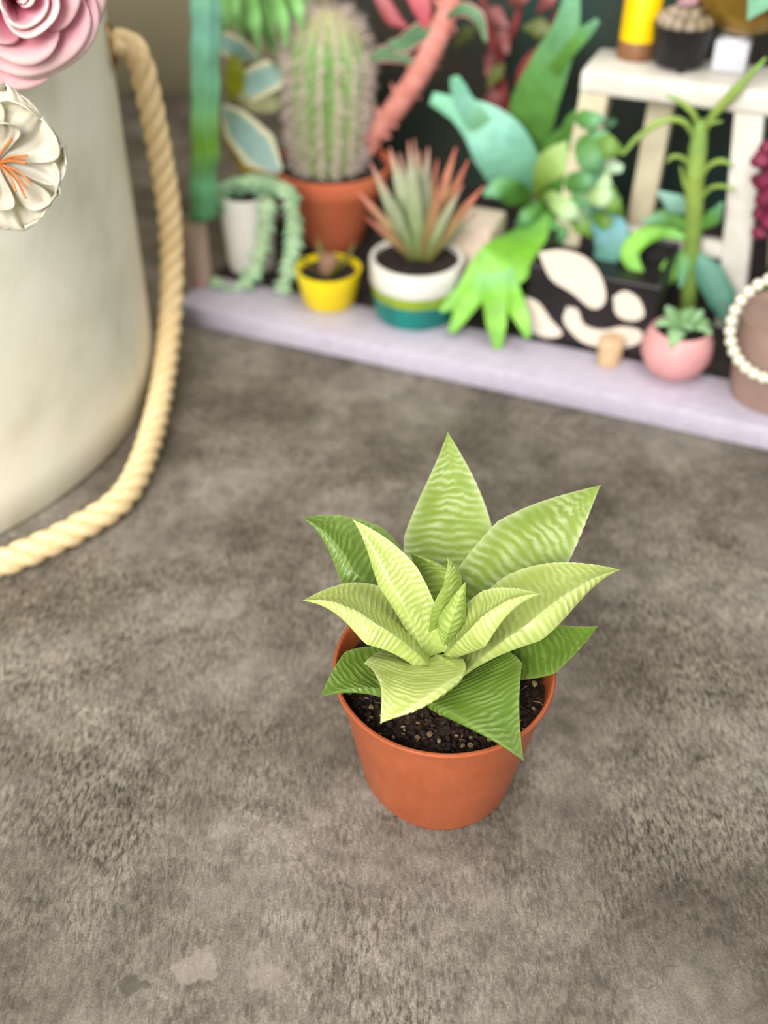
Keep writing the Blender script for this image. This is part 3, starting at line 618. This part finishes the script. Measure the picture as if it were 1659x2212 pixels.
# --- yellow pot
P, k, d = pot_at(712, 650); o = thing('yellow_pot', 'small yellow pot with a brown sprout standing on the lavender board', 'pot', P)
hh = 78 * k
MB().lathe([(0, 0), (52 * k, 0), (56 * k, .001), (68 * k, hh - .003), (70 * k, hh), (64 * k, hh), (60 * k, hh - .004), (0, hh - .004)], P, n=36, cap=False).build('body', simple('yellow_glaze', (238, 214, 20), (226, 196, 16), 40, .4), o)
soil_disc(P, 62 * k, P.z + hh - .003, o)
m = MB().ball(P + UZ * (hh + .002), 22 * k, 2, (1, 1, 1.2), .3, 4); m.build('sprout', simple('brown_sprout', (150, 112, 90), (110, 84, 66), 150, .8), o)
for q in range(4):
    m = MB(); b = P + UZ * (hh - .003); qq = q * 1.57 + .4; e = V3((math.cos(qq), math.sin(qq), 0)); m.tube([b + e * .004, b + e * .010 + UZ * .006, b + e * .0155 + UZ * .014], [.003, .005, .0008], .0016, UZ - e * .3, n=8, res=10); m.build('leaf', simple('olive_sprout', (110, 104, 36), (90, 84, 30), 90, .6), o)

# --- spiky aloe in a white and teal pot
P, k, d = pot_at(898, 672); o = thing('spiky_aloe', 'spiky aloe with pale red-tipped leaves in a teal and white pot', 'potted plant', P)
hh = 128 * k; R_ = 94 * k
MB().lathe([(0, 0), (R_ * .9, 0), (R_ * .94, .0015), (R_ * .99, hh * .40)], P, n=44, cap=False).build('teal_base', simple('teal_glaze', (18, 128, 116), (14, 100, 96), 50, .3), o)
MB().lathe([(R_ * .99, hh * .40), (R_ * 1.0, hh * .41), (R_ * 1.0, hh * .58)], P, n=44, cap=False).build('olive_band', simple('olive_glaze', (150, 168, 40), (120, 150, 40), 50, .3), o)
MB().lathe([(R_ * 1.0, hh * .58), (R_ * 1.05, hh * .62), (R_ * 1.05, hh * .97), (R_ * 1.03, hh), (R_ * .95, hh), (R_ * .92, hh * .9), (0, hh * .9)], P, n=44, cap=False).build('white_rim', simple('white_glaze', (232, 228, 218), (216, 212, 204), 50, .35), o)
soil_disc(P, R_ * .94, P.z + hh * .93, o)
ALOE = gradient('aloe_leaf', [(0, (110, 124, 60)), (0.35, (160, 178, 128)), (0.75, (186, 192, 160)), (1, (206, 130, 118))]); ALO2 = gradient('aloe_red_leaf', [(0, (120, 116, 56)), (0.5, (170, 140, 96)), (1, (206, 110, 96))])
for i, (tu, tv, w, mt, dd) in enumerate([(800, 352, 34, ALOE, -.01), (842, 318, 36, ALOE, -.004), (882, 305, 38, ALOE, -.012), (905, 325, 38, ALOE, .002), (925, 318, 34, ALOE, .01), (985, 318, 34, ALO2, .006), (1012, 345, 32, ALO2, -.006), (1045, 402, 30, ALO2, -.01), (855, 360, 30, ALO2, .012), (770, 410, 26, ALO2, .0), (960, 380, 30, ALO2, -.014), (790, 470, 24, ALO2, -.012), (1030, 460, 24, ALOE, .008), (820, 380, 24, ALOE, -.016), (862, 330, 26, ALOE, .008), (895, 300, 24, ALOE, -.004), (945, 345, 24, ALO2, .012), (1000, 400, 24, ALOE, -.014)]):
    bu = 905 + (tu - 900) * .12; m = MB(); leafm(m, [(bu, 556), ((bu * 1.1 + tu * .9) / 2, (556 * 1.05 + tv * .95) / 2), (tu, tv)], d, [w * .9, w, 3], .004, dd=[0, dd, dd * 2], groove=.15); m.build('leaf', mt, o)

# --- big staghorn fern mounted in the middle
P = tp(.262, .128, ZB); d = .128; o = thing('staghorn_fern', 'large staghorn fern with broad forked teal and lime fronds', 'plant', P)
TEAL = gradient('frond_teal', [(0, (104, 160, 110)), (0.4, (142, 206, 184)), (1, (130, 204, 160))]); GRN = gradient('frond_green', [(0, (90, 136, 50)), (0.5, (96, 150, 70)), (1, (120, 180, 140))]); LIME = gradient('frond_lime', [(0, (140, 200, 130)), (0.3, (124, 190, 50)), (0.7, (150, 214, 90)), (1, (130, 196, 80))]); PALE = gradient('frond_pale', [(0, (150, 180, 30)), (0.35, (176, 206, 120)), (1, (196, 224, 190))])
m = MB(); stemm(m, [(1165, 560), (1165, 480), (1150, 410)], d, [40, 50, 40]); m.build('rootstock', simple('fern_root', (84, 66, 46), (60, 46, 34), 120, .9, .6), o)
OLIVE = gradient('leaf_olive', [(0, (84, 120, 40)), (1, (120, 160, 66))])
def frond(mt, lobes, d0, th=.0026):
    m = MB()
    for pts, w, dd in lobes: leafm(m, pts, d0, w, th, res=22, dd=dd, groove=.10)
    return m.build('frond', mt, o)
frond(TEAL, [([(1155, 425), (1120, 385), (1075, 310), (1030, 262), (985, 235), (932, 212)], [40, 130, 128, 86, 48, 26], [0, -.02, -.03, -.03, -.032, -.034]), ([(1040, 275), (1005, 225), (990, 190), (982, 168)], [60, 44, 36, 22], [-.03, -.032, -.034, -.036])], d)
frond(GRN, [([(1150, 420), (1140, 330), (1150, 240), (1185, 150), (1220, 70), (1238, -20)], [30, 92, 112, 92, 62, 30], [0, -.004, -.012, -.016, -.02, -.02]), ([(1190, 150), (1230, 100), (1265, 70), (1290, 45)], [50, 44, 30, 14], [-.016, -.02, -.022, -.024])], d)
frond(PALE, [([(1150, 420), (1180, 365), (1230, 340), (1290, 352), (1345, 365)], [24, 66, 66, 58, 16], [0, -.03, -.036, -.036, -.034])], d)
frond(GRN, [([(1150, 420), (1200, 320), (1260, 285), (1330, 262)], [24, 56, 52, 12], [0, -.008, -.012, -.014])], d)
frond(GRN, [([(1155, 425), (1115, 420), (1080, 408), (1045, 420)], [30, 56, 50, 12], [0, -.02, -.03, -.034])], d)
frond(LIME, [([(1158, 430), (1140, 495), (1095, 560), (1050, 600), (1000, 640), (950, 668)], [36, 100, 120, 100, 46, 20], [0, -.05, -.085, -.092, -.096, -.1]), ([(1060, 590), (1020, 640), (995, 680), (975, 716)], [60, 50, 36, 18], [-.09, -.1, -.104, -.106]),
             ([(1070, 590), (1070, 650), (1072, 700), (1075, 752)], [60, 56, 46, 20], [-.092, -.102, -.106, -.108]), ([(1085, 590), (1110, 650), (1128, 690), (1140, 728)], [50, 46, 34, 16], [-.09, -.1, -.104, -.106])], d, .003)
frond(gradient('frond_blue', [(0, (100, 150, 110)), (0.5, (110, 170, 180)), (1, (96, 150, 120))]), [([(1165, 430), (1240, 440), (1310, 485), (1318, 530), (1290, 585)], [16, 30, 70, 74, 30], [0, -.03, -.045, -.05, -.052])], d)
for i, (u, v, a, ln, w) in enumerate([(1235, 330, -.5, 90, 54), (1255, 300, .3, 100, 50), (1240, 300, .9, 100, 56), (1260, 360, .8, 90, 54), (1230, 270, -.2, 80, 40), (1290, 400, .9, 90, 40), (1240, 380, 1.2, 90, 50), (1190, 430, .6, 80, 46), (1210, 400, -.2, 90, 44), (1230, 450, .9, 80, 44), (1180, 465, 1.2, 70, 40), (1250, 420, .1, 90, 46), (1215, 470, 1.7, 60, 36), (1270, 460, .5, 70, 36), (1160, 445, 2.4, 60, 34)]):
    m = MB(); leafm(m, [(1165, 430), (u, v), (u + ln * .6 * math.cos(a), v + ln * .6 * math.sin(a)), (u + ln * math.cos(a), v + ln * math.sin(a))], d, [8, w * .8, w, 6], .003, dd=[0, -.035, -.043 - .003 * (i % 3), -.043]); m.build('leaf', [GRN, OLIVE, GRN, PALE][i % 4], o)

# --- black and cream patterned planter
P, k, d = pot_at(1262, 752); o = thing('patterned_planter', 'square black planter with cream cow-like patches', 'planter', P)
a0 = (pz(1128, 726, ZB) - A0).dot(E1); a1 = (pz(1398, 782, ZB) - A0).dot(E1); W_ = a1 - a0; hz = .040
INK = simple('black_glaze', (26, 22, 24), (36, 30, 32), 40, .4); BONE = simple('bone_glaze', (232, 216, 196), (214, 204, 190), 40, .45)
m = MB(); fo = tp(a0, d, ZB); th = .003
m.box(fo, E1 * W_, E2 * th, UZ * hz, .0008).box(fo + E2 * .05, E1 * W_, E2 * th, UZ * hz, .0008).box(fo + E2 * th, E1 * th, E2 * (.05 - th), UZ * hz, .0006).box(fo + E2 * th + E1 * (W_ - th), E1 * th, E2 * (.05 - th), UZ * hz, .0006).box(fo + E2 * th + E1 * th, E1 * (W_ - 2 * th), E2 * (.05 - th), UZ * (hz * .75), .0006)
m.build('body', INK, o, smooth=False)
def patch(poly, name='patch', lift=.0008):
    m = MB(); c = [pd(u, v, d) for u, v in poly]; n_ = len(c); cc = catmull(c + [c[0]], n_ * 4)[:-1]
    f = [m.v(p - E2 * lift) for p in cc]; b = [m.v(p + E2 * .0004) for p in cc]
    m.F.append(tuple(f)); m.F.append(tuple(reversed(b))); m.grid([f, b]); return m.build(name, BONE, o)
patch([(1165, 545), (1215, 540), (1270, 560), (1302, 605), (1308, 650), (1280, 665), (1235, 630), (1190, 600)])
patch([(1136, 640), (1165, 655), (1190, 690), (1215, 720), (1185, 728), (1150, 716), (1136, 690)])
patch([(1225, 662), (1248, 668), (1262, 700), (1300, 712), (1345, 705), (1385, 715), (1380, 740), (1330, 752), (1270, 742), (1238, 720), (1218, 690)])
patch([(1325, 640), (1350, 628), (1380, 645), (1392, 680), (1365, 692), (1332, 678)])
m = MB(); b = tp((pz(1322, 765, ZB) - A0).dot(E1), dof_base(1322, 785), ZB); m.lathe([(0, 0), (.0056, 0), (.006, .001), (.006, .0125), (.0052, .014), (0, .014)], b, n=20, cap=False)
tag(m.build('wooden_peg', simple('peg_wood', (214, 184, 146), (190, 158, 122), 200, .7)), 'short tan wooden peg standing before the black and cream planter', 'peg')
P2 = tp((pz(1040, 600, ZB) - A0).dot(E1), .06, ZB); m = MB(); kk = 1 / pxm(pd(1040, 560, .06))
m.box(P2 - E1 * 50 * kk, E1 * 100 * kk, E2 * .03, UZ * (pd(1040, 500, .06).z - ZB), .002)
tag(m.build('beige_block', simple('beige_stone', (222, 202, 182), (206, 184, 164), 60, .7)), 'pale beige block behind the lime staghorn frond', 'block')

# --- pink pot with rosette
P, k, d = pot_at(1452, 800); o = thing('pink_pot_plant', 'round pink pot with a pale green leafy rosette', 'potted plant', P)
hh = 105 * k
MB().lathe([(0, 0), (44 * k, 0), (60 * k, hh * .12), (75 * k, hh * .45), (72 * k, hh * .75), (60 * k, hh * .97), (56 * k, hh), (52 * k, hh * .96), (52 * k, hh * .88), (0, hh * .88)], P, n=44, cap=False).build('pot', simple('pink_clay', (216, 160, 157), (202, 142, 142), 40, .5), o)
soil_disc(P, 54 * k, P.z + hh * .92, o)
SAGE = gradient('sage_leaf', [(0, (120, 160, 100)), (1, (150, 190, 140))])
for i in range(9):
    q = i * 2.4; ln = (38 + 5 * i) * k; b = P + UZ * hh * .93; e = V3((math.cos(q), math.sin(q), 0)); m = MB()
    m.tube([b, b + e * ln * .6 + UZ * (32 - 2 * i) * k, b + e * ln + UZ * (46 - 7 * i) * k], [16 * k, 40 * k, 8 * k], .0026, UZ * 1.0 - e * .4, n=10, res=12); m.build('leaf', SAGE, o)
# --- beaded taupe pot at the right edge
P, k, d = pot_at(1668, 850); o = thing('taupe_pot', 'taupe pot hung with a loop of white beads at right edge', 'pot', P)
hh = 190 * k
MB().lathe([(0, 0), (88 * k, 0), (92 * k, .002), (106 * k, hh * .9), (108 * k, hh), (100 * k, hh), (96 * k, hh * .93), (0, hh * .93)], P, n=44, cap=False).build('body', simple('taupe_clay', (158, 132, 118), (140, 114, 102), 30, .7), o)
BEAD = simple('bead_white', (232, 226, 206), (216, 208, 186), 90, .4); cen = pd(1690, 712, d - .028)
bmesh0 = None
for i in range(30):
    q = 6.2832 * i / 30; p = cen + E1 * (96 * k * math.cos(q)) + UZ * (112 * k * math.sin(q))
    if bmesh0 is None:
        b0 = MB().ball(p, 12 * k, 2).build('bead', BEAD, o); bmesh0 = b0; p0 = p
    else:
        b_ = b0.copy(); COL.objects.link(b_); b_.parent = o; b_.location = p - p0

# --- miniature white stool
d = .105; P = pd(1590, 655, d); P.z = ZB
o = thing('white_stool', 'small white wooden stool standing among the plants', 'stool', P)
WH = simple('white_wood', (222, 217, 206), (206, 199, 187), 60, .55); WH2 = simple('cream_wood', (210, 200, 170), (196, 184, 154), 60, .6)
sl, sr = pd(1252, 165, d - .02), pd(1700, 240, d - .02); zt = pd(1450, 178, d - .02).z
al, ar = (sl - A0).dot(E1), (sr - A0).dot(E1)
MB().box(tp(al, d - .02, zt - .0105), E1 * (ar - al), E2 * .040, UZ * .0115, .0025).build('seat', WH, o)
def leg(u0, v0, u1, dd, w, mt, name='leg'):
    a = pd(u0, v0, d + dd); a.z = zt - .008; b = tp((pd(u1, 650, d + dd) - A0).dot(E1), d + dd, ZB - .001); m = MB(); ww = w / pxm(a)
    ex = E1 * ww; m2 = MB(); bm = bmesh.new(); vs = []
    for p in (b, a):
        for sx, sy in ((-.5, -.5), (.5, -.5), (.5, .5), (-.5, .5)): vs.append(bm.verts.new(p + E1 * (ww * sx) + E2 * (ww * sy)))
    for f in ((3, 2, 1, 0), (4, 5, 6, 7), (0, 1, 5, 4), (1, 2, 6, 5), (2, 3, 7, 6), (3, 0, 4, 7)): bm.faces.new([vs[i] for i in f])
    bmesh.ops.bevel(bm, geom=bm.edges[:], offset=.0007, segments=2, affect='EDGES', profile=.5); m.bm(bm); return m.build(name, mt, o), a, b
_, fa, fb = leg(1622, 230, 1588, -.012, 62, WH)
_, la, lb = leg(1292, 180, 1205, -.012, 62, WH2)
_, ba, bb = leg(1436, 200, 1352, .012, 56, WH2)
leg(1700, 220, 1690, .012, 56, WH2)
def bar(pa, pb, w, h, mt, name):
    e = (pb - pa); n_ = V3((-e.y, e.x, 0)).normalized(); MB().box(pa - n_ * w / 2 - UZ * h / 2, e, n_ * w, UZ * h, .0007).build(name, mt, o)
t_ = .36; bar(lb.lerp(la, t_), fb.lerp(fa, t_), .006, .0085, WH, 'stretcher')

# things on the stool; zt2 is the seat's top
zt2 = zt + .001
def on_seat(u, v, dd): p = pd(u, v, d + dd); p.z = zt2; return p
p = on_seat(1372, 130, .009); k = 1 / pxm(p)
o = thing('yellow_candle', 'bright yellow pillar candle in brown wooden foot on white stool', 'candle', p)
MB().lathe([(0, 0), (40 * k, 0), (42 * k, .001), (42 * k, 34 * k), (38 * k, 38 * k), (0, 38 * k)], p, n=28, cap=False).build('foot', simple('brown_wood', (140, 96, 62), (110, 74, 46), 90, .6), o)
MB().lathe([(0, 0), (40 * k, 0), (40 * k, 190 * k), (38 * k, 192 * k), (0, 188 * k)], p + UZ * 37 * k, n=32, cap=False).build('wax', simple('yellow_wax', (250, 206, 0), (244, 196, 0), 40, .45, sss=.1), o)
MB().tube([p + UZ * 222 * k, p + UZ * 240 * k], [.0012, .0008], n=6, res=4).build('wick', INK, o)
p = on_seat(1462, 150, .0); k = 1 / pxm(p)
o = thing('black_pot_succulent', 'black pot with a grey brown knobbly succulent on white stool', 'potted plant', p)
for i in range(3):
    q = i * 2.094 + .5; MB().lathe([(0, 0), (9 * k, 0), (9 * k, 12 * k), (0, 12 * k)], p + V3((math.cos(q), math.sin(q), 0)) * 36 * k, n=12, cap=False).build('foot', INK, o)
b = p + UZ * 10 * k
MB().lathe([(0, 0), (48 * k, 0), (54 * k, .001), (64 * k, 72 * k), (66 * k, 78 * k), (60 * k, 78 * k), (56 * k, 66 * k), (0, 66 * k)], b, n=36, cap=False).build('pot', simple('black_pot', (30, 27, 28), (20, 18, 20), 40, .45), o)
KN = gradient('knob_leaf', [(0, (120, 116, 60)), (1, (150, 136, 120))]); knm = simple('knob_brown', (132, 120, 84), (170, 152, 140), 160, .6)
for i in range(19):
    r = [0, 24, 48][0 if i == 0 else (1 if i < 7 else 2)] * k; q = i * (1.047 if i < 7 else .5236); c = b + V3((r * math.cos(q), r * math.sin(q), (84 + (2 if i == 0 else 1 if i < 7 else 0) * 12) * k))
    MB().ball(c, 14 * k, 2, (1, 1, 1.25), .15, i).build('leaf', knm, o)
m = MB().ball(b + UZ * 122 * k, 17 * k, 2, (1.3, 1.3, .8), .3, 9); m.build('bloom', simple('bloom_pink', (196, 160, 166), (170, 130, 140), 200, .7), o)
p = on_seat(1567, 180, .006); k = 1 / pxm(p)
o = thing('white_block_vase', 'plain white square vase on stool under the brass planter', 'vase', p)
m = MB().box(p - E1 * 36 * k - E2 * 30 * k, E1 * 72 * k, E2 * 60 * k, UZ * 66 * k, .0015); m.build('body', simple('white_ceramic', (208, 208, 212), (196, 196, 203), 40, .35), o)
m = MB().lathe([(26 * k, 66 * k), (28 * k, 66 * k), (28 * k, 72 * k), (24 * k, 72 * k), (24 * k, 66 * k)], p, n=24, cap=False); m.build('collar', simple('white_ceramic_rim', (220, 220, 222), None, 40, .35), o)
b = p + UZ * 72 * k
o = thing('brass_planter', 'round brushed brass planter resting on the white square vase', 'planter', b)
MB().lathe([(0, 0), (30 * k, .001), (70 * k, 22 * k), (102 * k, 62 * k), (116 * k, 112 * k), (112 * k, 160 * k), (98 * k, 200 * k), (94 * k, 200 * k), (106 * k, 150 * k), (0, 150 * k)], b + E1 * 14 * k, n=48, cap=False).build('bowl', simple('brass', (178, 142, 62), (150, 116, 48), 30, .35, metal=.75), o)
m = MB(); dq = d + .006
leafm(m, [(1660, -190), (1672, -110), (1650, -20), (1616, 42)], dq, [16, 70, 84, 6], .002, dd=[0, -.034, -.038, -.036]); m.build('leaf', gradient('mint_leaf', [(0, (120, 190, 150)), (1, (150, 206, 170))]), o)

# --- reed plant with curling tendrils in front of the stool
d = .082; P = pd(1500, 620, d); P.z = ZB
o = thing('tendril_reed', 'upright green reed with curling tendrils in front of stool', 'plant', P)
REED = gradient('reed_green', [(0, (110, 140, 60)), (0.5, (150, 174, 80)), (1, (140, 180, 90))])
m = MB(); P0 = [P] + [pd(u, v, d) for u, v in ((1498, 480), (1500, 400), (1508, 320), (1515, 260))]; m.tube(P0, [.008, .009, .009, .0085, .006], n=12, res=24); m.build('stem', REED, o)
for pts, w in (([(1512, 300), (1540, 250), (1590, 195), (1655, 125)], [14, 20, 24, 6]), ([(1512, 300), (1500, 250), (1470, 220), (1440, 205)], [12, 14, 12, 5]), ([(1508, 320), (1480, 265), (1430, 262), (1375, 300), (1345, 335)], [10, 14, 15, 14, 6]), ([(1504, 380), (1480, 345), (1455, 338), (1440, 350)], [10, 11, 11, 5]),
               ([(1508, 400), (1530, 360), (1560, 348), (1585, 360)], [10, 12, 12, 5]), ([(1502, 450), (1530, 410), (1560, 402), (1590, 412)], [9, 11, 10, 5]), ([(1502, 440), (1480, 400), (1470, 360)], [9, 10, 5]), ([(1512, 300), (1530, 270), (1560, 262)], [9, 10, 5])):
    m = MB(); stemm(m, pts, d, w, res=24, dd=[-.002 * i for i in range(len(pts))]); m.build('tendril', REED, o)
LF2 = gradient('blue_leaf', [(0, (110, 150, 120)), (1, (150, 196, 180))])
for pts, w, mt in (([(1500, 460), (1460, 440), (1420, 415)], [8, 44, 8], LF2), ([(1500, 500), (1440, 470), (1390, 480)], [8, 40, 8], GRN), ([(1500, 520), (1420, 500), (1360, 545), (1400, 620)], [8, 34, 44, 10], LIME), ([(1500, 540), (1450, 580), (1425, 640)], [8, 46, 10], LIME), ([(1500, 540), (1530, 590), (1560, 650), (1565, 700)], [8, 60, 60, 12], gradient('deep_teal_leaf', [(0, (90, 150, 130)), (1, (60, 110, 84))])),
                   ([(1500, 540), (1480, 560), (1470, 620)], [8, 40, 10], GRN), ([(1500, 500), (1540, 470), (1560, 440)], [8, 36, 8], GRN)):
    m = MB(); leafm(m, pts, d, w, .0025, dd=[-.004 * i for i in range(len(pts))]); m.build('leaf', mt, o)

# --- magenta blooms at the right edge, behind the stool leg
d = .07; P = pd(1668, 620, d); P.z = ZB
o = thing('magenta_flower', 'spray of magenta blooms at the right edge beside stool leg', 'flower', P)
m = MB(); m.tube([P, pd(1672, 560, d), pd(1660, 400, d), pd(1655, 330, d)], [.004, .004, .003, .002], n=8, res=16); m.build('stem', green, o)
MAG = simple('magenta_petal', (140, 44, 80), (96, 30, 46), 120, .6)
for i in range(14):
    u, v = 1662 + 18 * math.sin(i * 2.3), 320 + 14 * i; m = MB().ball(pd(u, v, d - .004 * (i % 3)), .0045, 2, (1, 1, .8), .5, i); m.build('bloom', MAG, o)
